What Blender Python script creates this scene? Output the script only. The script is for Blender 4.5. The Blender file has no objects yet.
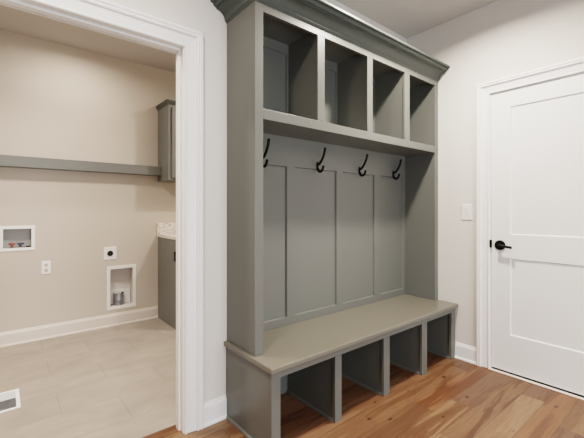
import bpy, bmesh, math, random
from mathutils import Vector, Matrix
random.seed(7)
COL = bpy.context.scene.collection
SC = bpy.context.scene

# ------------------------------------------------------------------ materials
def newmat(name):
    m = bpy.data.materials.new(name); m.use_nodes = True
    return m, m.node_tree.nodes, m.node_tree.links, m.node_tree.nodes['Principled BSDF']

def paint(name, col, rough=0.5, var=0.03, bump=0.0, scale=6.0, spec=0.5):
    """painted surface: faint large-scale tone variation and a fine roller-texture bump"""
    m, N, L, P = newmat(name)
    tc = N.new('ShaderNodeTexCoord'); nz = N.new('ShaderNodeTexNoise'); nz.inputs['Scale'].default_value = scale
    nz.inputs['Detail'].default_value = 3
    L.new(tc.outputs['Object'], nz.inputs['Vector'])
    mx = N.new('ShaderNodeMix'); mx.data_type = 'RGBA'
    mx.inputs['A'].default_value = (*[c*(1-var) for c in col], 1)
    mx.inputs['B'].default_value = (*[min(1, c*(1+var)) for c in col], 1)
    L.new(nz.outputs['Fac'], mx.inputs['Factor']); L.new(mx.outputs['Result'], P.inputs['Base Color'])
    P.inputs['Roughness'].default_value = rough
    P.inputs['Specular IOR Level'].default_value = spec
    if bump:
        n2 = N.new('ShaderNodeTexNoise'); n2.inputs['Scale'].default_value = 220; n2.inputs['Detail'].default_value = 2
        L.new(tc.outputs['Object'], n2.inputs['Vector'])
        b = N.new('ShaderNodeBump'); b.inputs['Strength'].default_value = bump; b.inputs['Distance'].default_value = 0.001
        L.new(n2.outputs['Fac'], b.inputs['Height']); L.new(b.outputs['Normal'], P.inputs['Normal'])
    return m

def metal(name, col, rough=0.35, met=1.0):
    m, N, L, P = newmat(name)
    nz = N.new('ShaderNodeTexNoise'); nz.inputs['Scale'].default_value = 60
    mr = N.new('ShaderNodeMapRange'); mr.inputs['To Min'].default_value = rough*0.8; mr.inputs['To Max'].default_value = rough*1.2
    L.new(nz.outputs['Fac'], mr.inputs['Value']); L.new(mr.outputs['Result'], P.inputs['Roughness'])
    P.inputs['Base Color'].default_value = (*col, 1); P.inputs['Metallic'].default_value = met
    return m

M = {}
M['wall'] = paint('warm_white_wall_paint', (0.67, 0.642, 0.605), 0.85, 0.015, 0.15, spec=0.25)
M['laundry_wall'] = paint('beige_wall_paint', (0.54, 0.49, 0.435), 0.85, 0.015, 0.15, spec=0.25)
M['wall_unseen'] = paint('unseen_wall_fill_cut_paint', (0.36, 0.33, 0.29), 0.85, 0.015, 0.15, spec=0.25)  # unseen walls given a darker colour to lower the bounce fill
M['ceiling'] = paint('ceiling_paint', (0.55, 0.52, 0.49), 0.9, 0.01, 0.1, spec=0.2)
M['trim'] = paint('white_trim_paint', (0.80, 0.795, 0.785), 0.38, 0.008)
M['trim_warm'] = paint('white_trim_warm_light_tint', (0.66, 0.60, 0.55), 0.4, 0.008)  # white trim; warm light and slight shadow put into its colour
M['door'] = paint('white_door_paint', (0.80, 0.80, 0.79), 0.4, 0.01)
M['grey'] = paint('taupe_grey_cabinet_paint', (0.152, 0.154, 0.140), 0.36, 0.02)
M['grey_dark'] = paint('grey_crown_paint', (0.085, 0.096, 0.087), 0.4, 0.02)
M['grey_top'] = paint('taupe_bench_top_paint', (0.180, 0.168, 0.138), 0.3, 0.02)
M['grey_laundry'] = paint('laundry_cabinet_paint', (0.160, 0.166, 0.156), 0.4, 0.02)
M['black'] = metal('matte_black_metal', (0.012, 0.011, 0.010), 0.45, 0.6)
M['black_plastic'] = paint('black_plastic', (0.012, 0.012, 0.012), 0.4, 0.02)
M['plastic'] = paint('white_plastic', (0.78, 0.76, 0.73), 0.35, 0.01)
M['box_in'] = paint('grey_box_lining', (0.38, 0.37, 0.36), 0.5, 0.03)
M['box_in_w'] = paint('pale_box_lining', (0.60, 0.56, 0.53), 0.5, 0.03)
M['galv'] = metal('galvanised_steel', (0.36, 0.38, 0.40), 0.4, 0.8)
M['brass'] = metal('brass', (0.35, 0.22, 0.12), 0.4)
M['red'] = paint('red_plastic', (0.22, 0.03, 0.02), 0.4, 0.02)
M['blue'] = paint('blue_plastic', (0.02, 0.03, 0.08), 0.4, 0.02)
M['slot'] = paint('dark_slot', (0.03, 0.03, 0.03), 0.6, 0.02)
M['vent_slat'] = paint('register_slat_enamel', (0.50, 0.52, 0.55), 0.4, 0.01)
M['threshold'] = paint('pale_threshold', (0.78, 0.72, 0.66), 0.45, 0.02)

def marble():
    m, N, L, P = newmat('speckled_stone_counter')
    tc = N.new('ShaderNodeTexCoord')
    n1 = N.new('ShaderNodeTexNoise'); n1.inputs['Scale'].default_value = 38; n1.inputs['Detail'].default_value = 6
    L.new(tc.outputs['Object'], n1.inputs['Vector'])
    r = N.new('ShaderNodeValToRGB'); r.color_ramp.elements[0].position = 0.36; r.color_ramp.elements[0].color = (0.50, 0.46, 0.42, 1)
    r.color_ramp.elements[1].position = 0.52; r.color_ramp.elements[1].color = (0.74, 0.69, 0.64, 1)
    L.new(n1.outputs['Fac'], r.inputs['Fac']); L.new(r.outputs['Color'], P.inputs['Base Color'])
    P.inputs['Roughness'].default_value = 0.2
    return m
M['marble'] = marble()

def tile():
    m, N, L, P = newmat('beige_stone_look_tile')
    tc = N.new('ShaderNodeTexCoord')
    mp = N.new('ShaderNodeMapping'); mp.inputs['Location'].default_value = (2.55, -0.325, 0)
    L.new(tc.outputs['Object'], mp.inputs['Vector'])
    br = N.new('ShaderNodeTexBrick'); br.offset = 0.5; br.offset_frequency = 2
    br.inputs['Scale'].default_value = 1.0; br.inputs['Brick Width'].default_value = 0.61; br.inputs['Row Height'].default_value = 0.305
    br.inputs['Mortar Size'].default_value = 0.003; br.inputs['Mortar Smooth'].default_value = 0.2
    br.inputs['Color1'].default_value = (0.325, 0.285, 0.25, 1); br.inputs['Color2'].default_value = (0.35, 0.308, 0.27, 1)
    br.inputs['Mortar'].default_value = (0.27, 0.23, 0.195, 1)
    L.new(mp.outputs['Vector'], br.inputs['Vector'])
    m2 = N.new('ShaderNodeMapping'); m2.inputs['Scale'].default_value = (1.8, 3.2, 1)
    L.new(tc.outputs['Object'], m2.inputs['Vector'])
    nz = N.new('ShaderNodeTexNoise'); nz.inputs['Scale'].default_value = 1.6; nz.inputs['Detail'].default_value = 8; nz.inputs['Roughness'].default_value = 0.6
    nz.inputs['Distortion'].default_value = 0.6
    L.new(m2.outputs['Vector'], nz.inputs['Vector'])
    mr = N.new('ShaderNodeMapRange'); mr.inputs['From Min'].default_value = 0.3; mr.inputs['From Max'].default_value = 0.7
    mr.inputs['To Min'].default_value = 0.84; mr.inputs['To Max'].default_value = 1.13
    L.new(nz.outputs['Fac'], mr.inputs['Value'])
    mx = N.new('ShaderNodeVectorMath'); mx.operation = 'SCALE'
    L.new(br.outputs['Color'], mx.inputs[0]); L.new(mr.outputs['Result'], mx.inputs['Scale'])
    L.new(mx.outputs['Vector'], P.inputs['Base Color'])
    P.inputs['Roughness'].default_value = 0.45
    b = N.new('ShaderNodeBump'); b.inputs['Strength'].default_value = 0.4; b.inputs['Distance'].default_value = 0.001; b.invert = True
    L.new(br.outputs['Fac'], b.inputs['Height']); L.new(b.outputs['Normal'], P.inputs['Normal'])
    return m
M['tile'] = tile()

def wood():
    """hickory boards: tint per board comes from a colour attribute, grain from stretched noise, seams from the board UVs"""
    m, N, L, P = newmat('hickory_board_floor')
    def math_(op, a, b=None, clamp=False):
        n = N.new('ShaderNodeMath'); n.operation = op; n.use_clamp = clamp
        for i, v in enumerate((a, b)):
            if v is None: continue
            if isinstance(v, (int, float)): n.inputs[i].default_value = v
            else: L.new(v, n.inputs[i])
        return n.outputs[0]
    tc = N.new('ShaderNodeTexCoord')
    at = N.new('ShaderNodeAttribute'); at.attribute_name = 'board'      # rgb = base tint
    rn = N.new('ShaderNodeAttribute'); rn.attribute_name = 'board_mix'  # r = seed, g = figure strength, b = pale share
    sp = N.new('ShaderNodeSeparateColor'); L.new(rn.outputs['Color'], sp.inputs['Color'])
    # coordinates shifted per board
    off = N.new('ShaderNodeCombineXYZ')
    L.new(math_('MULTIPLY', sp.outputs['Red'], 37.0), off.inputs['X']); L.new(math_('MULTIPLY', sp.outputs['Red'], 91.0), off.inputs['Z'])
    add = N.new('ShaderNodeVectorMath'); add.operation = 'ADD'
    L.new(tc.outputs['Object'], add.inputs[0]); L.new(off.outputs['Vector'], add.inputs[1])
    # broad heartwood / sapwood figure
    m1 = N.new('ShaderNodeMapping'); m1.inputs['Scale'].default_value = (0.9, 8.0, 1.0); L.new(add.outputs['Vector'], m1.inputs['Vector'])
    n1 = N.new('ShaderNodeTexNoise'); n1.inputs['Scale'].default_value = 1.5; n1.inputs['Detail'].default_value = 3; n1.inputs['Distortion'].default_value = 1.4
    L.new(m1.outputs['Vector'], n1.inputs['Vector'])
    # fine grain
    m2 = N.new('ShaderNodeMapping'); m2.inputs['Scale'].default_value = (3.0, 60.0, 1.0); L.new(add.outputs['Vector'], m2.inputs['Vector'])
    n2 = N.new('ShaderNodeTexNoise'); n2.inputs['Scale'].default_value = 2.0; n2.inputs['Detail'].default_value = 6; n2.inputs['Roughness'].default_value = 0.65
    L.new(m2.outputs['Vector'], n2.inputs['Vector'])
    r1 = N.new('ShaderNodeMapRange'); r1.interpolation_type = 'SMOOTHSTEP'
    r1.inputs['From Min'].default_value = 0.44; r1.inputs['From Max'].default_value = 0.56
    L.new(n1.outputs['Fac'], r1.inputs['Value'])
    # heart: darker redder; sap: paler
    heart = N.new('ShaderNodeVectorMath'); heart.operation = 'MULTIPLY'; heart.inputs[1].default_value = (0.70, 0.60, 0.53)
    sap = N.new('ShaderNodeVectorMath'); sap.operation = 'MULTIPLY'; sap.inputs[1].default_value = (1.22, 1.30, 1.32)
    L.new(at.outputs['Color'], heart.inputs[0]); L.new(at.outputs['Color'], sap.inputs[0])
    mxf = N.new('ShaderNodeMix'); mxf.data_type = 'RGBA'
    L.new(r1.outputs['Result'], mxf.inputs['Factor']); L.new(heart.outputs['Vector'], mxf.inputs['A']); L.new(sap.outputs['Vector'], mxf.inputs['B'])
    mxs = N.new('ShaderNodeMix'); mxs.data_type = 'RGBA'
    L.new(sp.outputs['Green'], mxs.inputs['Factor']); L.new(at.outputs['Color'], mxs.inputs['A']); L.new(mxf.outputs['Result'], mxs.inputs['B'])
    g = N.new('ShaderNodeMapRange'); g.inputs['From Min'].default_value = 0.3; g.inputs['From Max'].default_value = 0.7
    g.inputs['To Min'].default_value = 0.80; g.inputs['To Max'].default_value = 1.16
    L.new(n2.outputs['Fac'], g.inputs['Value'])
    # knots
    m3 = N.new('ShaderNodeMapping'); m3.inputs['Scale'].default_value = (3.0, 7.0, 1.0); L.new(add.outputs['Vector'], m3.inputs['Vector'])
    vo = N.new('ShaderNodeTexVoronoi'); vo.inputs['Scale'].default_value = 1.3; L.new(m3.outputs['Vector'], vo.inputs['Vector'])
    kn = N.new('ShaderNodeMapRange'); kn.interpolation_type = 'SMOOTHSTEP'; kn.inputs['From Min'].default_value = 0.03; kn.inputs['From Max'].default_value = 0.09
    kn.inputs['To Min'].default_value = 0.28; kn.inputs['To Max'].default_value = 1.0
    L.new(vo.outputs['Distance'], kn.inputs['Value'])
    # seams from UV (u, v hold distances in metres from the board's own corner; width/length in a second layer)
    uv = N.new('ShaderNodeUVMap'); uv.uv_map = 'edge'
    uvb = N.new('ShaderNodeUVMap'); uvb.uv_map = 'far_edge'
    sa = N.new('ShaderNodeSeparateXYZ'); L.new(uv.outputs['UV'], sa.inputs['Vector'])
    sb = N.new('ShaderNodeSeparateXYZ'); L.new(uvb.outputs['UV'], sb.inputs['Vector'])
    d = math_('MINIMUM', math_('MINIMUM', sa.outputs['X'], sa.outputs['Y']), math_('MINIMUM', sb.outputs['X'], sb.outputs['Y']))
    sm = N.new('ShaderNodeMapRange'); sm.interpolation_type = 'SMOOTHSTEP'; sm.inputs['From Min'].default_value = 0.0; sm.inputs['From Max'].default_value = 0.0022
    sm.inputs['To Min'].default_value = 0.5; sm.inputs['To Max'].default_value = 1.0
    L.new(d, sm.inputs['Value'])
    kk = None   # the individual dark knots seen near the bench
    for kx, ky, kr in ((-0.5454, -0.7796, 0.010), (-0.3993, -0.553, 0.012), (-0.871, -0.792, 0.006), (-1.2134, -0.5369, 0.008), (-1.0427, -0.4475, 0.007), (-0.768, -0.5013, 0.006), (-0.245, -1.17, 0.009)):
        sc = N.new('ShaderNodeMapping'); sc.vector_type = 'TEXTURE'; sc.inputs['Location'].default_value = (kx, ky, 0); sc.inputs['Scale'].default_value = (kr*1.5, kr, 1)
        L.new(tc.outputs['Object'], sc.inputs['Vector'])
        ln = N.new('ShaderNodeVectorMath'); ln.operation = 'LENGTH'; L.new(sc.outputs['Vector'], ln.inputs[0])
        kk = ln.outputs['Value'] if kk is None else math_('MINIMUM', kk, ln.outputs['Value'])
    k2 = N.new('ShaderNodeMapRange'); k2.interpolation_type = 'SMOOTHSTEP'; k2.inputs['From Min'].default_value = 0.5; k2.inputs['From Max'].default_value = 1.6
    k2.inputs['To Min'].default_value = 0.35; k2.inputs['To Max'].default_value = 1.0; L.new(kk, k2.inputs['Value'])
    tot = math_('MULTIPLY', math_('MULTIPLY', math_('MULTIPLY', k2.outputs['Result'], g.outputs['Result']), kn.outputs['Result']), sm.outputs['Result'])
    fin = N.new('ShaderNodeVectorMath'); fin.operation = 'SCALE'
    L.new(mxs.outputs['Result'], fin.inputs[0]); L.new(tot, fin.inputs['Scale'])
    L.new(fin.outputs['Vector'], P.inputs['Base Color'])
    P.inputs['Roughness'].default_value = 0.42
    b = N.new('ShaderNodeBump'); b.inputs['Strength'].default_value = 0.25; b.inputs['Distance'].default_value = 0.001
    L.new(tot, b.inputs['Height']); L.new(b.outputs['Normal'], P.inputs['Normal'])
    return m
M['wood'] = wood()

# ------------------------------------------------------------------ mesh helpers
def box(bm, x0, x1, y0, y1, z0, z1):
    x0, x1 = min(x0, x1), max(x0, x1); y0, y1 = min(y0, y1), max(y0, y1); z0, z1 = min(z0, z1), max(z0, z1)
    v = [bm.verts.new(p) for p in ((x0,y0,z0),(x1,y0,z0),(x1,y1,z0),(x0,y1,z0),(x0,y0,z1),(x1,y0,z1),(x1,y1,z1),(x0,y1,z1))]
    for f in ((3,2,1,0),(4,5,6,7),(0,1,5,4),(1,2,6,5),(2,3,7,6),(3,0,4,7)):
        bm.faces.new([v[i] for i in f])

def cyl(bm, c, axis, r, h, n=24, r2=None, caps=True):
    """cylinder / cone from point c along axis for length h"""
    axis = Vector(axis).normalized(); q = Vector((0,0,1)).rotation_difference(axis)
    r2 = r if r2 is None else r2
    c = Vector(c)
    a = [bm.verts.new(c + q @ Vector((r*math.cos(2*math.pi*i/n), r*math.sin(2*math.pi*i/n), 0))) for i in range(n)]
    b = [bm.verts.new(c + q @ Vector((r2*math.cos(2*math.pi*i/n), r2*math.sin(2*math.pi*i/n), h))) for i in range(n)]
    for i in range(n):
        bm.faces.new((a[i], a[(i+1) % n], b[(i+1) % n], b[i]))
    if caps:
        bm.faces.new(a[::-1]); bm.faces.new(b)

def tube(bm, pts, radii, n=12):
    """round bar swept through pts with a radius per point, closed ends"""
    pts = [Vector(p) for p in pts]
    if isinstance(radii, (int, float)): radii = [radii]*len(pts)
    rings = []; up = Vector((1, 0, 0))
    for i, p in enumerate(pts):
        t = (pts[min(i+1, len(pts)-1)] - pts[max(i-1, 0)]).normalized()
        s = t.cross(up)
        if s.length < 1e-4: s = t.cross(Vector((0, 1, 0)))
        s.normalize(); w = s.cross(t).normalized()
        rings.append([bm.verts.new(p + radii[i]*(math.cos(2*math.pi*k/n)*s + math.sin(2*math.pi*k/n)*w)) for k in range(n)])
    for a, b in zip(rings, rings[1:]):
        for k in range(n):
            bm.faces.new((a[k], a[(k+1) % n], b[(k+1) % n], b[k]))
    bm.faces.new(rings[0][::-1]); bm.faces.new(rings[-1])

def smooth_path(ctrl, steps=6):
    """Catmull-Rom through control points"""
    P = [Vector(c) for c in ctrl]; P = [P[0]*2-P[1]] + P + [P[-1]*2-P[-2]]
    out = []
    for i in range(1, len(P)-2):
        for s in range(steps):
            t = s/steps
            out.append(0.5*((2*P[i]) + (-P[i-1]+P[i+1])*t + (2*P[i-1]-5*P[i]+4*P[i+1]-P[i+2])*t*t + (-P[i-1]+3*P[i]-3*P[i+1]+P[i+2])*t**3))
    out.append(P[-2]); return out

def sweep(bm, rings, close_ends=True):
    """skin a list of equally long closed rings of points"""
    R = [[bm.verts.new(p) for p in r] for r in rings]
    n = len(R[0])
    for a, b in zip(R, R[1:]):
        for k in range(n):
            bm.faces.new((a[k], a[(k+1) % n], b[(k+1) % n], b[k]))
    if close_ends:
        bm.faces.new(R[0][::-1]); bm.faces.new(R[-1])

def obj(name, bm, mat, parent=None, bevel=0.0, smooth=False, seg=2):
    bmesh.ops.recalc_face_normals(bm, faces=bm.faces)
    me = bpy.data.meshes.new(name); bm.to_mesh(me); bm.free()
    for m in (mat if isinstance(mat, (list, tuple)) else [mat]): me.materials.append(m)
    o = bpy.data.objects.new(name, me); COL.objects.link(o)
    if smooth:
        for p in me.polygons: p.use_smooth = True
        try: me.set_sharp_from_angle(angle=math.radians(40))
        except Exception: pass
    if parent: o.parent = parent; o.matrix_parent_inverse = parent.matrix_world.inverted()
    if bevel:
        b = o.modifiers.new('Bevel', 'BEVEL'); b.width = bevel; b.segments = seg; b.limit_method = 'ANGLE'; b.angle_limit = math.radians(40)
        b.harden_normals = False
    return o

def boxes(name, L, mat, parent=None, bevel=0.0):
    bm = bmesh.new()
    for b in L: box(bm, *b)
    return obj(name, bm, mat, parent, bevel)

def struct(o, label=None, cat=None):
    o['kind'] = 'structure'
    if label: o['label'] = label
    if cat: o['category'] = cat
    return o

def thing(name, loc, label, cat, group=None):
    o = bpy.data.objects.new(name, None); COL.objects.link(o); o.location = loc
    o.matrix_world = Matrix.Translation(loc)
    o['label'] = label; o['category'] = cat
    if group: o['group'] = group
    o.empty_display_size = 0.05
    return o

def wall_boxes(u0, u1, z0, z1, holes, t0, t1, axis):
    """boxes that fill a wall rectangle except for the holes (u0,u1,z0,z1)"""
    us = sorted({u0, u1, *[h[0] for h in holes], *[h[1] for h in holes]}); us = [u for u in us if u0 <= u <= u1]
    out = []
    for a, b in zip(us, us[1:]):
        mid = (a+b)/2; zz = [z0]
        cuts = sorted([(h[2], h[3]) for h in holes if h[0] < mid < h[1]])
        cur = z0
        for c0, c1 in cuts:
            if c0 > cur: out.append((a, b, cur, c0))
            cur = c1
        if cur < z1: out.append((a, b, cur, z1))
    return [(a, b, t0, t1, c, d) if axis == 'x' else (t0, t1, a, b, c, d) for a, b, c, d in out]

def wall(name, u0, u1, z0, z1, holes, t0, t1, axis, mat, label):
    """one manifold-looking wall: box cells, duplicate inner faces removed"""
    bm = bmesh.new()
    for b in wall_boxes(u0, u1, z0, z1, holes, t0, t1, axis): box(bm, *b)
    o = obj(name, bm, mat); struct(o, label, 'wall'); return o

# ------------------------------------------------------------------ measured layout (metres): x = 0 door wall, y = 0 bench wall, z up
CEIL, CEIL2 = 2.722, 2.743
YL = 2.1465                      # far wall of the laundry room
RX0, RY0 = -4.1, -4.2            # rest of the room behind / left of the camera
OX0, OX1, OZ = -2.899, -2.0785, 2.047   # laundry doorway
DY0, DY1, DZ = -1.52, -0.706, 2.050     # white door
WT = 0.098

# ------------------------------------------------------------------ room shell
wall('wall_back', RX0, 0.0, 0, CEIL2+0.1, [(OX0-0.02, OX1+0.02, -1, OZ+0.02)], 0.0, WT, 'x', M['wall'], 'warm white wall behind the bench with the laundry doorway')
wall('wall_right', RY0, 0.0, 0, CEIL2+0.1, [(DY0-0.02, DY1+0.02, -1, DZ+0.02)], 0.0, 0.12, 'y', M['wall'], 'warm white wall with the white panel door')
wall('wall_left', RY0, 0.0, 0, CEIL2+0.1, [], RX0-0.12, RX0, 'y', M['wall_unseen'], 'unseen wall left of the camera, darkened to cut fill')
wall('wall_front', RX0, 0.0, 0, CEIL2+0.1, [(-3.4, -1.0, 0.08, 1.5)], RY0-0.12, RY0, 'x', M['wall_unseen'], 'unseen wall behind the camera with a wide window, darkened to cut fill')
struct(boxes('ceiling', [(RX0, 0, RY0, 0, CEIL, CEIL+0.1)], M['ceiling']), 'pale ceiling of the mud room', 'ceiling')
# laundry room
LX0, LX1 = -4.1, 0.0
wb = (-2.8307, -2.5954, 0.828, 1.034); vb = (-1.9926, -1.7263, 0.170, 0.600)
wall('wall_laundry_back', LX0, LX1, 0, CEIL2+0.1, [wb, vb], YL, YL+0.12, 'x', M['laundry_wall'], 'beige far wall of the laundry room')
wall('wall_laundry_left', WT, YL, 0, CEIL2+0.1, [], LX0-0.12, LX0, 'y', M['laundry_wall'], 'beige left wall of the laundry room')
wall('wall_laundry_right', WT, YL, 0, CEIL2+0.1, [], LX1, LX1+0.12, 'y', M['laundry_wall'], 'beige right wall of the laundry room')
struct(boxes('ceiling', [(LX0, LX1, WT, YL, CEIL2, CEIL2+0.1)], M['ceiling']), 'pale ceiling of the laundry room', 'ceiling')
struct(boxes('wall_cavity', [(LX0, LX1, YL+0.12, YL+0.14, 0, 1.5)], M['laundry_wall']), 'back of the stud cavity behind the laundry wall', 'wall')

# wooden floor: one mesh, a quad per board, colour attribute per board
PALE=(0.250,0.146,0.084); TAN=(0.212,0.115,0.064); MID=(0.168,0.086,0.047); RED=(0.162,0.084,0.051); DARK=(0.118,0.058,0.033); OR=(0.190,0.098,0.052)
PW = 0.1275; Y0 = -0.4735
fixed_rows = {   # row index below the bench front edge: [(x_start, tint, figure strength)], ordered from the left
    -3: [(-1.9, TAN, .5), (-0.9, OR, .5)],
    -2: [(-1.55, MID, .6), (-0.55, RED, .5)],
    -1: [(-1.75, TAN, .6), (-0.62, OR, .5)],
    0: [(-2.3, TAN, .35), (-1.21, OR, .5), (-0.18, MID, .5)],
    1: [(-2.0, MID, .4), (-0.86, (0.20,0.094,0.047), .85)],
    2: [(-1.75, TAN, .9), (-0.65, RED, .35)],
    3: [(-1.55, PALE, .5), (-1.02, MID, .9)],
    4: [(-1.9, MID, .5), (-1.02, PALE, .35), (-0.233, RED, .4)],
    5: [(-1.5, TAN, .6), (-0.95, (0.205,0.098,0.050), .6)],
    6: [(-1.7, MID, .5), (-1.0, RED, .5), (-0.473, TAN, .5)],
}
def board_floor():
    bm = bmesh.new(); e = bm.loops.layers.uv.new('edge'); fe = bm.loops.layers.uv.new('far_edge')
    c1 = bm.loops.layers.float_color.new('board'); c2 = bm.loops.layers.float_color.new('board_mix')
    rnd = random.Random(11)
    k = -5
    while True:
        ya = Y0 - k*PW; yb = ya - PW
        if ya < RY0: break
        yt = min(ya, 0.106)
        segs = []
        if k in fixed_rows:
            fr = fixed_rows[k]; xs = fr[0][0]; pre = []
            while xs > RX0:
                ln = rnd.uniform(0.7, 1.5); pre.append((xs-ln, xs)); xs -= ln
            for a, b in pre[::-1]: segs.append((a, b, rnd.choice([TAN, MID, OR, RED]), rnd.uniform(.3, .8)))
            for i, (x, col, s) in enumerate(fr):
                segs.append((x, fr[i+1][0] if i+1 < len(fr) else 0.12, col, s))
        else:
            x = RX0 - rnd.uniform(0, 1.2)
            while x < 0.12:
                ln = rnd.uniform(0.6, 1.5)
                segs.append((x, min(x+ln, 0.12), rnd.choice([PALE, TAN, MID, MID, OR, RED, DARK]), rnd.uniform(.3, .9))); x += ln
        for x0, x1, col, s in segs:
            x0 = max(x0, RX0)
            if x1 - x0 < 0.01: continue
            # rows in the doorway are clipped to its width
            spans = [(x0, x1)]
            if yt > 1e-4:
                lim = yt; 
            seed = rnd.random()
            for a, b in spans:
                parts = [(a, b, min(yt, 0.0), yb)] if yt <= 0 else ([(a, b, 0.0, yb)] if yb < 0 else [])
                if yt > 0:
                    aa, bb = max(a, OX0-0.02), min(b, OX1+0.02)
                    if bb - aa > 0.01: parts.append((aa, bb, yt, max(yb, 0.0)))
                for p0, p1, q1, q0 in parts:
                    if q1 - q0 < 1e-4: continue
                    v = [bm.verts.new(p) for p in ((p0, q0, 0), (p1, q0, 0), (p1, q1, 0), (p0, q1, 0))]
                    f = bm.faces.new(v)
                    for l in f.loops:
                        co = l.vert.co
                        l[e].uv = (co.x-x0, co.y-yb); l[fe].uv = (x1-co.x, ya-co.y)
                        l[c1] = (*col, 1); l[c2] = (seed, s, 0, 1)
        k += 1
    me = bpy.data.meshes.new('floor'); bm.to_mesh(me); bm.free(); me.materials.append(M['wood'])
    o = bpy.data.objects.new('floor', me); COL.objects.link(o); return o
struct(board_floor(), 'hickory board floor with mixed honey and brown boards', 'floor')
struct(boxes('floor', [(LX0, LX1+0.12, 0.106, YL+0.02, -0.05, 0.0)], M['tile']), 'beige stone-look tile floor of the laundry room', 'floor')
struct(boxes('floor', [(RX0, 0.2, RY0, 0.106, -0.06, -0.003)], M['slot']), 'subfloor under the boards', 'floor')

# ------------------------------------------------------------------ door casings, jambs and baseboards
CPROF = [(0,0),(0,.010),(.004,.014),(.010,.014),(.014,.009),(.048,.013),(.058,.016),(.062,.024),(.068,.027),(.073,.021),(.077,.021),(.081,.026),(.090,.026),(.0955,.022),(.0955,0)]
def casing(name, a, b, top, place, label, sc=1.0):
    """U-shaped mitred casing round an opening from a to b (in-plane), place(u, z, h) -> world"""
    rings = []
    for (u, z, du, dz) in ((a, 0, -1, 0), (a, top, -1, 1), (b, top, 1, 1), (b, 0, 1, 0)):
        rings.append([place(u+du*w*sc, z+dz*w*sc, h) for w, h in CPROF])
    bm = bmesh.new(); sweep(bm, rings)
    return struct(obj(name, bm, M['trim']), label, 'door casing')
casing('trim_1', OX0-0.005, -2.0735, 2.042, lambda u, z, h: Vector((u, -h, z)), 'white moulded casing round the laundry doorway', 1.05)
casing('trim_2', OX0-0.005, -2.0735, 2.042, lambda u, z, h: Vector((u, WT+h, z)), 'white casing on the laundry side of the doorway')
casing('trim_3', -1.525, -0.7013, 2.0455, lambda u, z, h: Vector((-h, u, z)), 'white moulded casing round the white panel door', 0.95)

bm = bmesh.new()
for x0, x1 in ((OX1, OX1+0.02), (OX0-0.02, OX0)): box(bm, x0, x1, 0, WT, 0, OZ)
box(bm, OX0-0.02, OX1+0.02, 0, WT, OZ, OZ+0.02)
box(bm, OX1-0.011, OX1, 0.037, 0.076, 0, OZ-0.011); box(bm, OX0, OX0+0.011, 0.037, 0.076, 0, OZ-0.011); box(bm, OX0, OX1, 0.037, 0.076, OZ-0.011, OZ)
jm = struct(obj('trim_4', bm, M['trim'], bevel=0.0015), 'white jamb and stop inside the laundry doorway', 'door jamb')
sp = boxes('strike_plate', [(OX1-0.003, OX1, 0.078, 0.098, 0.895, 0.957), (OX1-0.009, OX1-0.001, 0.096, 0.112, 0.900, 0.952)], M['black'], jm, 0.001)
sp['label'] = 'black strike plate'
bm = bmesh.new()
box(bm, 0, 0.12, DY1, DY1+0.02, 0, DZ); box(bm, 0, 0.12, DY0-0.02, DY0, 0, DZ); box(bm, 0, 0.12, DY0-0.02, DY1+0.02, DZ, DZ+0.02)
box(bm, 0.048, 0.085, DY1-0.011, DY1, 0, DZ); box(bm, 0.048, 0.085, DY0, DY0+0.011, 0, DZ); box(bm, 0.048, 0.085, DY0, DY1, DZ-0.011, DZ)
jm2 = struct(obj('trim_5', bm, M['trim']), 'white jamb round the white panel door', 'door jamb')
sp = boxes('strike_plate', [(-0.0005, 0.02, DY1-0.0035, DY1, 0.905, 0.957), (-0.013, 0.001, DY1-0.009, DY1+0.0035, 0.903, 0.959)], M['black'], jm2, 0.001)
sp['label'] = 'black strike plate'
struct(boxes('trim_6', [(-0.028, -0.001, DY0-0.02, DY1+0.006, 0.0, 0.007)], M['threshold'], bevel=0.002), 'pale threshold strip under the white door', 'threshold')
struct(boxes('door_gap_shade_sheets', [(0.13, 0.15, DY0-0.2, DY1+0.2, 0, 2.3), (0.0, 0.13, DY0, DY1, 0.0005, 0.002)], M['slot']), 'dark sheets standing for the shade behind and under the closed door', 'wall')  # dark-coloured sheets stand in for shade in the door gap

BPROF = [(0,0),(.023,0),(.0235,.006),(.020,.014),(.014,.018),(.014,.098),(.0125,.106),(.008,.112),(.0075,.120),(.004,.124),(0,.124)]
def baseboard(name, p0, p1, nrm, mat, label):
    p0, p1, n = Vector(p0), Vector(p1), Vector(nrm)
    bm = bmesh.new(); sweep(bm, [[p + n*h + Vector((0, 0, z)) for h, z in BPROF] for p in (p0, p1)])
    return struct(obj(name, bm, mat), label, 'baseboard')
baseboard('baseboard_back', (-1.9733, 0, 0), (-1.8285, 0, 0), (0, -1, 0), M['trim'], 'short white baseboard between casing and bench')
baseboard('baseboard_right', (0, -0.4449, 0), (0, -0.6106, 0), (-1, 0, 0), M['trim'], 'short white baseboard between bench and white door')
baseboard('baseboard_right', (0, -1.617, 0), (0, RY0, 0), (-1, 0, 0), M['trim'], 'white baseboard beyond the white door')
baseboard('baseboard_left', (RX0, RY0, 0), (RX0, 0, 0), (1, 0, 0), M['trim'], 'white baseboard on the left wall')
baseboard('baseboard_back', (RX0+0.014, 0, 0), (-3.01, 0, 0), (0, -1, 0), M['trim'], 'white baseboard left of the laundry doorway')
baseboard('baseboard_laundry_back', (LX0, YL, 0), (-1.4930, YL, 0), (0, -1, 0), M['trim_warm'], 'white baseboard along the far laundry wall')

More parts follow.
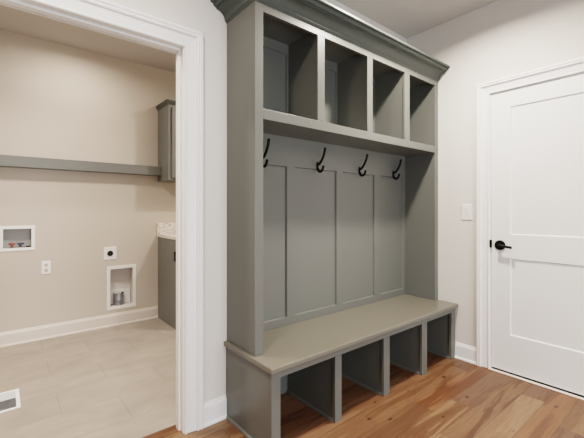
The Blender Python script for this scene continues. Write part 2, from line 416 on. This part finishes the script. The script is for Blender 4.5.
# ------------------------------------------------------------------ the white two-panel door
def panel_door(name):
    """leaf as frame plus two recessed panels with sloped sticking; lies in x = X0 facing -x"""
    X0, X1, R = 0.003, 0.040, 0.0085
    ya, yb = DY0+0.003, DY1-0.003; za, zb = 0.0165, DZ-0.004
    pa, pb = DY0+0.132, -0.8347
    rows = [(0.2819, 0.833), (1.0059, 1.9241)]
    bm = bmesh.new()
    box(bm, X0, X1, ya, pa, za, zb); box(bm, X0, X1, pb, yb, za, zb)
    for z0, z1 in ((za, rows[0][0]), (rows[0][1], rows[1][0]), (rows[1][1], zb)): box(bm, X0, X1, pa, pb, z0, z1)
    for z0, z1 in rows:
        s = 0.007
        o_ = [(X0, pa, z0), (X0, pb, z0), (X0, pb, z1), (X0, pa, z1)]
        i_ = [(X0+R, pa+s, z0+s), (X0+R, pb-s, z0+s), (X0+R, pb-s, z1-s), (X0+R, pa+s, z1-s)]
        O = [bm.verts.new(p) for p in o_]; I = [bm.verts.new(p) for p in i_]
        for k in range(4): bm.faces.new((O[k], O[(k+1) % 4], I[(k+1) % 4], I[k]))
        bm.faces.new(I)
    me = bpy.data.meshes.new(name); bm.to_mesh(me); bm.free(); me.materials.append(M['door'])
    o = bpy.data.objects.new(name, me); COL.objects.link(o); return o
dr = struct(panel_door('door_1'), 'white two-panel door with a black lever handle', 'door')
bm = bmesh.new()
cyl(bm, (0.003, -0.7700, 0.9245), (-1, 0, 0), 0.036, 0.006, 36); cyl(bm, (-0.003, -0.7700, 0.9245), (-1, 0, 0), 0.036, 0.004, 36, 0.032)
hd = obj('door_handle', bm, M['black'], dr, smooth=True); hd['label'] = 'black lever handle'
bm = bmesh.new()
cyl(bm, (-0.006, -0.7700, 0.9245), (-1, 0, 0), 0.013, 0.04, 24)
tube(bm, smooth_path([(-0.042, -0.760, 0.9255), (-0.043, -0.79, 0.9245), (-0.042, -0.825, 0.920), (-0.041, -0.860, 0.915)]), 0.0095, 14)
obj('lever', bm, M['black'], hd, smooth=True)

# ------------------------------------------------------------------ storage bench
BX0, BX1, BYF = -1.8269, -0.0119, -0.4447
ZO, ZSB, ZST = 0.3689, 0.4071, 0.4343
bench = thing('storage_bench', (-0.92, -0.22, 0), 'long taupe grey storage bench with four open shoe cubbies on the wood floor', 'bench')
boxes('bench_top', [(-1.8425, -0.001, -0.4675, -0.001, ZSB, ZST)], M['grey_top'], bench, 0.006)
dv = [(-1.3905, -1.339), (-0.9492, -0.8871), (-0.5012, -0.4338)]
boxes('face_frame', [(BX0, BX0+0.0547, BYF, BYF+0.02, 0.0, ZO), (BX1-0.060, BX1, BYF, BYF+0.02, 0.0, ZO), (BX0, BX1, BYF, BYF+0.02, ZO, ZSB)]
      + [(a, b, BYF, BYF+0.02, 0.0, ZO) for a, b in dv], M['grey'], bench, 0.0015)
boxes('side_panel', [(BX0, BX0+0.02, BYF+0.02, -0.001, 0.0, ZSB)], M['grey'], bench, 0.001)
boxes('side_panel', [(BX1-0.052, BX1, BYF+0.02, -0.001, 0.0, ZSB)], M['grey'], bench, 0.001)
for a, b in dv: boxes('divider', [(a+0.006, b-0.012, BYF+0.02, -0.012, 0.0, ZSB)], M['grey'], bench)
boxes('back_panel', [(BX0+0.02, BX1-0.052, -0.012, -0.001, 0.0, ZSB)], M['grey'], bench)
def shoe(x, y0, y1, side):
    """quarter-round strip along a panel foot, on its left (-1) side"""
    bm = bmesh.new()
    prof = [(0, 0), (0.011, 0), (0.011, 0.004), (0.009, 0.011), (0.004, 0.015), (0, 0.016)]
    sweep(bm, [[Vector((x + side*h, y, z)) for h, z in prof] for y in (y0, y1)])
    return obj('shoe_strip', bm, M['grey'], bench)
shoe(BX0, BYF, -0.0145, -1)
for a, b in dv: shoe(a+0.006, BYF+0.02, -0.012, -1)
shoe(BX1-0.052, BYF+0.02, -0.012, -1)

# ------------------------------------------------------------------ upper open locker
UX0, UX1, UYF = -1.8215, -0.002, -0.2949
XI0, XI1 = -1.7706, -0.052
ZC0, ZRB, ZT, ZTOP = 1.7089, 1.6548, 2.2124, 2.2524
lk = thing('hall_locker', (-0.92, -0.15, ZST), 'tall taupe grey open locker with four top cubbies and panelled back', 'cabinet')
boxes('side_panel', [(UX0, UX0+0.02, UYF+0.02, -0.001, ZST, ZTOP)], M['grey'], lk, 0.001)
boxes('side_panel', [(XI1, UX1, UYF+0.02, -0.001, ZST, ZTOP)], M['grey'], lk)
cu = [(-1.3821, -1.3245), (-0.9252, -0.8680), (-0.4873, -0.4210)]
boxes('face_frame', [(UX0, XI0, UYF, UYF+0.02, ZST, 2.262), (XI1, UX1, UYF, UYF+0.02, ZST, 2.262),
      (XI0, XI1, UYF, UYF+0.02, ZRB, ZC0), (XI0, XI1, UYF, UYF+0.02, ZT, 2.262)]
      + [(a, b, UYF, UYF+0.02, ZC0, ZT) for a, b in cu], M['grey'], lk, 0.0015)
for a, b in cu: boxes('divider', [(a+0.003, b-0.012, UYF+0.02, -0.016, ZC0, ZTOP)], M['grey'], lk)
boxes('shelf', [(UX0+0.02, XI1, UYF+0.02, -0.016, ZRB, ZC0)], M['grey'], lk)
boxes('top_panel', [(UX0+0.001, UX1, UYF+0.001, -0.001, ZTOP, 2.27)], M['grey'], lk)
FY = -0.016
st = [(UX0+0.02, XI0+0.03), (-1.3900, -1.3240), (-0.9276, -0.8634), (-0.4866, -0.4100), (-0.0875, XI1)]
boxes('back_panel', [(UX0+0.02, XI1, -0.004, -0.001, ZST, ZTOP)], M['grey'], lk)
bl = [(a, b, FY, -0.004, z0, z1) for a, b in st for z0, z1 in ((0.4865, 1.4655), (ZC0+0.02, 2.195))]
bl += [(UX0+0.02, XI1, FY, -0.004, z0, z1) for z0, z1 in ((ZST, 0.4865), (1.4655, ZRB), (ZC0, ZC0+0.02), (2.195, ZTOP))]
bm = bmesh.new()
for b in bl: box(bm, *b)
for i in range(4):      # sloped inner edge round every recessed panel
    xa, xb = st[i][1], st[i+1][0]
    for z0, z1 in ((0.4865, 1.4655), (ZC0+0.02, 2.195)):
        s_ = 0.005
        O = [bm.verts.new(p) for p in ((xa, FY, z0), (xb, FY, z0), (xb, FY, z1), (xa, FY, z1))]
        I = [bm.verts.new(p) for p in ((xa+s_, -0.0075, z0+s_), (xb-s_, -0.0075, z0+s_), (xb-s_, -0.0075, z1-s_), (xa+s_, -0.0075, z1-s_))]
        I2 = [bm.verts.new((v.co.x, -0.004, v.co.z)) for v in I]
        for k in range(4):
            bm.faces.new((O[k], O[(k+1) % 4], I[(k+1) % 4], I[k])); bm.faces.new((I[k], I[(k+1) % 4], I2[(k+1) % 4], I2[k]))
obj('panel_moulding', bm, M['grey'], lk)
# crown moulding swept round the left end and the front, mitred
KP = [(0,2.250),(.009,2.258),(.010,2.262),(.013,2.262)] + [(.013+.052*(1-math.cos(a)), 2.262+.049*math.sin(a)) for a in [math.pi/2*i/10 for i in range(1, 11)]] + [(.065,2.319),(.075,2.320),(.082,2.325),(.085,2.333),(.085,2.337),(.099,2.338),(.102,2.342),(.102,2.352),(0,2.352)]
bm = bmesh.new()
sweep(bm, [[Vector((UX0-o_, -0.001, z)) for o_, z in KP], [Vector((UX0-o_, UYF-o_, z)) for o_, z in KP], [Vector((-0.001, UYF-o_, z)) for o_, z in KP]])
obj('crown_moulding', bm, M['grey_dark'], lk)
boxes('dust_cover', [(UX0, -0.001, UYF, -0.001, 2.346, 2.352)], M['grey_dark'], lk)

# ------------------------------------------------------------------ coat hooks
def coat_hook(loc, label):
    t = thing('coat_hook', loc, label, 'coat hook', 'black coat hooks on the locker rail')
    x, y, z = loc
    bm = bmesh.new()
    # long oval back plate
    n = 20
    a = [bm.verts.new((x+0.0085*math.cos(2*math.pi*i/n), y, z+0.030*math.sin(2*math.pi*i/n))) for i in range(n)]
    b = [bm.verts.new((x+0.0070*math.cos(2*math.pi*i/n), y-0.005, z+0.027*math.sin(2*math.pi*i/n))) for i in range(n)]
    for i in range(n): bm.faces.new((a[i], a[(i+1) % n], b[(i+1) % n], b[i]))
    bm.faces.new(b)
    obj('back_plate', bm, M['black'], t, smooth=True)
    bm = bmesh.new()
    p = smooth_path([(x, y-0.003, z+0.006), (x, y-0.026, z+0.016), (x, y-0.052, z+0.045), (x, y-0.070, z+0.080), (x, y-0.077, z+0.106)])
    tube(bm, p, [0.0080]*len(p), 12)
    bmesh.ops.create_uvsphere(bm, u_segments=14, v_segments=10, radius=0.0092, matrix=Matrix.Translation((x, y-0.078, z+0.110)))
    obj('upper_prong', bm, M['black'], t, smooth=True)
    bm = bmesh.new()
    p = smooth_path([(x, y-0.003, z-0.010), (x, y-0.012, z-0.032), (x, y-0.030, z-0.042), (x, y-0.048, z-0.036), (x, y-0.060, z-0.014)])
    tube(bm, p, [0.0080]*len(p), 12)
    bmesh.ops.create_uvsphere(bm, u_segments=14, v_segments=10, radius=0.0092, matrix=Matrix.Translation((x, y-0.061, z-0.011)))
    obj('lower_prong', bm, M['black'], t, smooth=True)
for hx, lb in ((-1.592, 'black double coat hook partly hidden behind the locker side, leftmost of four'),
               (-1.1231, 'black double coat hook above the second back panel from the left'),
               (-0.6761, 'black double coat hook above the third back panel from the left'),
               (-0.2342, 'black double coat hook above the rightmost back panel')):
    coat_hook((hx, FY, 1.488), lb)

# ------------------------------------------------------------------ light switch
sw = thing('light_switch', (0, -0.532, 1.164), 'white rocker light switch on the wall between locker and white door', 'light switch')
boxes('switch_plate', [(-0.006, 0, -0.572, -0.492, 1.103, 1.226)], M['plastic'], sw, 0.003)
bm = bmesh.new()
v = [bm.verts.new(p) for p in ((-0.0055,-0.5485,1.131),(-0.0055,-0.5155,1.131),(-0.0075,-0.5155,1.131),(-0.0075,-0.5485,1.131),
                              (-0.0055,-0.5485,1.198),(-0.0055,-0.5155,1.198),(-0.0115,-0.5155,1.198),(-0.0115,-0.5485,1.198))]
for f in ((0,1,2,3),(4,5,6,7),(0,1,5,4),(1,2,6,5),(2,3,7,6),(3,0,4,7)): bm.faces.new([v[i] for i in f])
obj('rocker', bm, M['plastic'], sw, 0.0006)

# ------------------------------------------------------------------ laundry room fittings
shf = boxes('wall_shelf', [(LX0, -1.4912, 2.0242, YL, 1.5521, 1.6452)], M['grey_laundry'], None, 0.002)
shf['label'] = 'long thick grey wall shelf across the laundry room wall'; shf['category'] = 'shelf'

CX0, CX1 = -1.4904, -0.002
uc = thing('wall_cabinet', (-0.75, 1.98, 1.4905), 'grey wall cabinet with shaker doors at the right end of the laundry shelf', 'cabinet')
boxes('cabinet_box', [(CX0, CX1, 1.8487, YL-0.001, 1.4905, 2.285)], M['grey_laundry'], uc, 0.001)
boxes('face_frame', [(CX0, CX1, 1.8287, 1.8487, 1.4905, 2.285)], M['grey_laundry'], uc, 0.001)
def shaker(name, x0, x1, y, z0, z1, parent, mat, knob_side):
    w = 0.055
    bmd = bmesh.new()
    for b in ((x0, x0+w, y-0.018, y, z0, z1), (x1-w, x1, y-0.018, y, z0, z1), (x0+w, x1-w, y-0.018, y, z0, z0+w), (x0+w, x1-w, y-0.018, y, z1-w, z1), (x0+w, x1-w, y-0.009, y, z0+w, z1-w)): box(bmd, *b)
    d = obj(name, bmd, mat, parent, 0.0012)
    bk = bmesh.new(); kx = x1-0.028 if knob_side > 0 else x0+0.028
    kz = z0+0.06 if z0 > 1 else z1-0.06
    cyl(bk, (kx, y-0.018, kz), (0, -1, 0), 0.005, 0.016, 14); cyl(bk, (kx, y-0.034, kz), (0, -1, 0), 0.014, 0.008, 20)
    obj('knob', bk, M['black'], d, smooth=True)
n = 4; gap = 0.036; wdt = (CX1-CX0-gap*(n+1))/n
for i in range(n):
    x0 = CX0+gap+i*(wdt+gap)
    shaker('door', x0-0.002, x0+wdt+0.002, 1.8282, 1.515, 2.245, uc, M['grey_laundry'], 1 if i % 2 == 0 else -1)
KP2 = [(0, 2.272), (.004, 2.272), (.008, 2.284), (.016, 2.296), (.018, 2.304), (.024, 2.306), (.024, 2.317), (0, 2.317)]
bm = bmesh.new()
sweep(bm, [[Vector((CX0-o_, YL-0.001, z)) for o_, z in KP2], [Vector((CX0-o_, 1.8287-o_, z)) for o_, z in KP2], [Vector((CX1, 1.8287-o_, z)) for o_, z in KP2]])
box(bm, CX0, CX1, 1.8287, YL-0.001, 2.286, 2.3165)
obj('crown_moulding', bm, M['grey_dark'], uc)

bc = thing('base_cabinet', (-0.75, 1.85, 0), 'grey base cabinet standing against the far laundry wall', 'cabinet')
boxes('cabinet_box', [(CX0, CX1, 1.572, YL-0.001, 0.10, 0.8839)], M['grey_laundry'], bc, 0.001)
boxes('side_panel', [(CX0-0.002, CX0, 1.5715, YL-0.024, 0.0, 0.8839)], M['grey_laundry'], bc)
boxes('toe_kick', [(CX0, CX1, 1.64, YL-0.02, 0.0, 0.10)], M['grey_laundry'], bc)
boxes('face_frame', [(CX0, CX1, 1.5515, 1.5715, 0.10, 0.8839)], M['grey_laundry'], bc, 0.001)
for i in range(n):
    x0 = CX0+gap+i*(wdt+gap)
    shaker('door', x0-0.002, x0+wdt+0.002, 1.551, 0.13, 0.69, bc, M['grey_laundry'], 1 if i % 2 == 0 else -1)
    bd = boxes('drawer', [(x0-0.002, x0+wdt+0.002, 1.533, 1.551, 0.715, 0.86)], M['grey_laundry'], bc, 0.0015)
    bk = bmesh.new(); cyl(bk, (x0+wdt/2, 1.533, 0.788), (0, -1, 0), 0.005, 0.016, 14); cyl(bk, (x0+wdt/2, 1.517, 0.788), (0, -1, 0), 0.014, 0.008, 20)
    obj('knob', bk, M['black'], bd, smooth=True)
ct = thing('countertop', (-0.75, 1.85, 0.885), 'speckled pale stone countertop with short backsplash on the grey base cabinet', 'countertop')
boxes('slab', [(CX0-0.010, CX1, 1.5215, YL-0.001, 0.885, 0.918)], M['marble'], ct, 0.003)
boxes('backsplash', [(CX0-0.010, CX1, YL-0.021, YL-0.001, 0.918, 1.036)], M['marble'], ct, 0.002)

def recess_box(parent, x0, x1, z0, z1, fw, depth, lining, ox0, ox1, oz0, oz1):
    """flanged box let into the wall: flange ring in front, five-sided lining behind"""
    boxes('flange', [(ox0, ox1, YL-0.006, YL, oz1-fw, oz1), (ox0, ox1, YL-0.006, YL, oz0, oz0+fw), (ox0, ox0+fw, YL-0.006, YL, oz0+fw, oz1-fw), (ox1-fw, ox1, YL-0.006, YL, oz0+fw, oz1-fw)], M['plastic'], parent, 0.002)
    t = 0.003; a0, a1, b0, b1 = ox0+fw-t, ox1-fw+t, oz0+fw-t, oz1-fw+t
    boxes('lining', [(a0, a1, YL+depth-t, YL+depth, b0, b1), (a0, a0+t, YL, YL+depth, b0, b1), (a1-t, a1, YL, YL+depth, b0, b1), (a0, a1, YL, YL+depth, b0, b0+t), (a0, a1, YL, YL+depth, b1-t, b1)], lining, parent)
wbx = thing('washer_outlet_box', (-2.713, YL, 0.82), 'white framed recessed washer supply box with two valves left of the power outlet', 'supply box')
recess_box(wbx, 0, 0, 0, 0, 0.027, 0.085, M['box_in'], -2.8387, -2.5874, 0.820, 1.041)
for vx, hm, lb in ((-2.751, 'red', 'red valve handle'), (-2.690, 'blue', 'blue valve handle')):
    bm = bmesh.new()
    cyl(bm, (vx, YL+0.045, 0.850), (0, 0, 1), 0.011, 0.03, 16); cyl(bm, (vx, YL+0.045, 0.868), (0, -1, 0), 0.009, 0.03, 16)
    vv = obj('valve', bm, M['brass'], wbx, smooth=True)
    bm = bmesh.new(); box(bm, vx-0.024, vx+0.024, YL+0.006, YL+0.016, 0.874, 0.890); cyl(bm, (vx, YL+0.020, 0.868), (0, -1, 0), 0.010, 0.012, 14)
    h = obj('valve_handle', bm, M[hm], vv, 0.002); h['label'] = lb
bm = bmesh.new(); cyl(bm, (-2.635, YL+0.05, 0.8495), (0, 0, 1), 0.018, 0.006, 20); obj('drain_cap', bm, M['slot'], wbx)

ol = thing('power_outlet', (-2.504, YL, 0.65), 'white duplex power outlet low on the wall right of the washer box', 'outlet')
boxes('cover_plate', [(-2.5405, -2.4675, YL-0.006, YL, 0.591, 0.713)], M['plastic'], ol, 0.003)
for zc in (0.676, 0.628):
    bm = bmesh.new(); cyl(bm, (-2.504, YL-0.0055, zc), (0, -1, 0), 0.0165, 0.003, 24)
    r = obj('receptacle', bm, M['box_in_w'], ol)
    boxes('slots', [(-2.5115, -2.5085, YL-0.0095, YL-0.0085, zc-0.004, zc+0.008), (-2.4995, -2.4965, YL-0.0095, YL-0.0085, zc-0.004, zc+0.008), (-2.5065, -2.5015, YL-0.0095, YL-0.0085, zc-0.012, zc-0.007)], M['slot'], r)

do = thing('dryer_outlet', (-1.969, YL, 0.741), 'white plate with round black dryer socket above the recessed vent box', 'outlet')
boxes('cover_plate', [(-2.0285, -1.9085, YL-0.006, YL, 0.678, 0.806)], M['plastic'], do, 0.003)
bm = bmesh.new(); cyl(bm, (-1.969, YL-0.0055, 0.741), (0, -1, 0), 0.027, 0.008, 32); rc = obj('socket', bm, M['black_plastic'], do, 0.0015)
boxes('slots', [(-1.981, -1.978, YL-0.0142, YL-0.0133, 0.738, 0.756), (-1.960, -1.957, YL-0.0142, YL-0.0133, 0.738, 0.756), (-1.973, -1.965, YL-0.0142, YL-0.0133, 0.722, 0.727)], M['slot'], rc)

vt = thing('dryer_vent_box', (-1.86, YL, 0.162), 'tall white framed recessed dryer vent box above the laundry baseboard', 'vent box')
recess_box(vt, 0, 0, 0, 0, 0.033, 0.11, M['box_in_w'], -2.0006, -1.7183, 0.162, 0.609)
boxes('ledge', [(-1.9645, -1.7545, YL+0.085, YL+0.107, 0.198, 0.345)], M['plastic'], vt, 0.002)
bm = bmesh.new()
cx_, cy_, ro, ri, z0_, z1_ = -1.876, YL+0.052, 0.051, 0.048, 0.1955, 0.318
N_ = 40
rg = [[bm.verts.new((cx_+r*math.cos(2*math.pi*i/N_), cy_+r*math.sin(2*math.pi*i/N_), z)) for i in range(N_)] for r, z in ((ro, z0_), (ro, 0.245), (ro+0.0015, 0.249), (ro, 0.253), (ro, z1_), (ri, z1_), (ri, z0_+0.004))]
for a, b in zip(rg, rg[1:]):
    for i in range(N_): bm.faces.new((a[i], a[(i+1) % N_], b[(i+1) % N_], b[i]))
bm.faces.new(rg[-1])
for f in bm.faces:
    if all(((v.co.x-cx_)**2 + (v.co.y-cy_)**2)**0.5 < ri+0.0005 for v in f.verts): f.material_index = 1  # inner faces coloured dark to stand for the shade inside the duct
obj('duct_collar', bm, [M['galv'], M['slot']], vt, smooth=True)['label'] = 'galvanised metal duct collar'

rg_ = thing('floor_register', (-2.815, 1.0, 0), 'white framed floor register let into the beige tile', 'floor vent')
gx0, gx1, gy0, gy1 = -2.900, -2.7325, 0.8563, 1.1420
boxes('frame', [(gx0, gx1, gy0, gy0+0.020, 0, 0.005), (gx0, gx1, gy1-0.020, gy1, 0, 0.005), (gx0, gx0+0.020, gy0+0.020, gy1-0.020, 0, 0.005), (gx1-0.020, gx1, gy0+0.020, gy1-0.020, 0, 0.005)], M['trim'], rg_, 0.0015)
boxes('duct_shade_sheet', [(gx0+0.015, gx1-0.015, gy0+0.015, gy1-0.015, 0.0001, 0.0008)], M['slot'], rg_)  # dark sheet laid on the floor as the shade below the louvres
bm = bmesh.new(); ns = 26
for i in range(ns):
    yy = gy0+0.024+(gy1-gy0-0.048)*(i+0.5)/ns
    sgn = 1 if i >= ns*0.55 else -1
    c = [(yy-0.0058, 0.0012 if sgn > 0 else 0.0046), (yy+0.0058, 0.0046 if sgn > 0 else 0.0012)]
    v = [bm.verts.new(p) for p in ((gx0+0.02, c[0][0], c[0][1]), (gx1-0.02, c[0][0], c[0][1]), (gx1-0.02, c[1][0], c[1][1]), (gx0+0.02, c[1][0], c[1][1]))]
    bm.faces.new(v)
obj('louvres', bm, M['vent_slat'], rg_)

# window behind the camera
struct(boxes('window_1', [(-3.4, -3.34, RY0-0.10, RY0-0.02, 0.08, 1.5), (-1.06, -1.0, RY0-0.10, RY0-0.02, 0.08, 1.5), (-3.34, -1.06, RY0-0.10, RY0-0.02, 0.08, 0.14),
      (-3.34, -1.06, RY0-0.10, RY0-0.02, 1.44, 1.5), (-2.23, -2.17, RY0-0.10, RY0-0.02, 0.14, 1.44)], M['trim'], None, 0.003), 'white low window frame behind the camera', 'window')

# ------------------------------------------------------------------ lights
def area(name, loc, direction, size, power, color, shape='DISK', size_y=None, spread=180):
    ld = bpy.data.lights.new(name, 'AREA'); ld.shape = shape; ld.size = size
    if size_y: ld.size_y = size_y
    ld.energy = power; ld.color = color; ld.spread = math.radians(spread)
    o = bpy.data.objects.new(name, ld); COL.objects.link(o); o.location = loc
    o.rotation_euler = Vector(direction).to_track_quat('-Z', 'Y').to_euler(); return o
WARM = (1.0, 0.905, 0.80); WARM2 = (1.0, 0.885, 0.78)
area('can_light', (-0.80, -0.80, CEIL-0.004), (0, 0, -1), 0.14, 38, WARM, spread=155)
area('can_light', (-2.65, -0.85, CEIL-0.004), (0, 0, -1), 0.14, 18, WARM, spread=155)
area('can_light', (-1.9, -3.0, CEIL-0.004), (0, 0, -1), 0.16, 20, WARM, spread=155)  # unseen rear lamp, added as fill
area('laundry_light', (-2.30, 1.62, CEIL2-0.004), (0, 0, -1), 0.16, 8, WARM2, spread=165)
area('laundry_light', (-0.60, 0.62, CEIL2-0.004), (0, 0, -1), 0.16, 26, WARM2, spread=170)
area('laundry_light', (-2.9, 0.75, CEIL2-0.004), (0, 0, -1), 0.3, 28, WARM2, spread=135)  # broad unseen lamp added to brighten and even out the laundry
area('window_daylight', (-2.2, RY0-0.25, 0.75), (0, 1, 0), 2.2, 86, (0.88, 0.93, 1.0), 'RECTANGLE', 1.1)

w = bpy.data.worlds.new('world'); SC.world = w; w.use_nodes = True
bg = w.node_tree.nodes['Background']; bg.inputs['Color'].default_value = (0.75, 0.87, 1.0, 1); bg.inputs['Strength'].default_value = 1.0

# ------------------------------------------------------------------ camera
cd = bpy.data.cameras.new('camera'); cam = bpy.data.objects.new('camera', cd); COL.objects.link(cam); SC.camera = cam
cd.sensor_fit = 'HORIZONTAL'; cd.sensor_width = 36.0; cd.lens = 354.4447/584*36.0
cd.shift_y = -9.2885/584; cd.clip_start = 0.02
cam.location = (-2.8206, -1.812, 1.1838)
cam.rotation_euler = (math.radians(90), 0, -math.radians(39.3172))

SC.view_settings.view_transform = 'Filmic'; SC.view_settings.look = 'High Contrast'
SC.view_settings.exposure = 0.12; SC.view_settings.gamma = 1.0
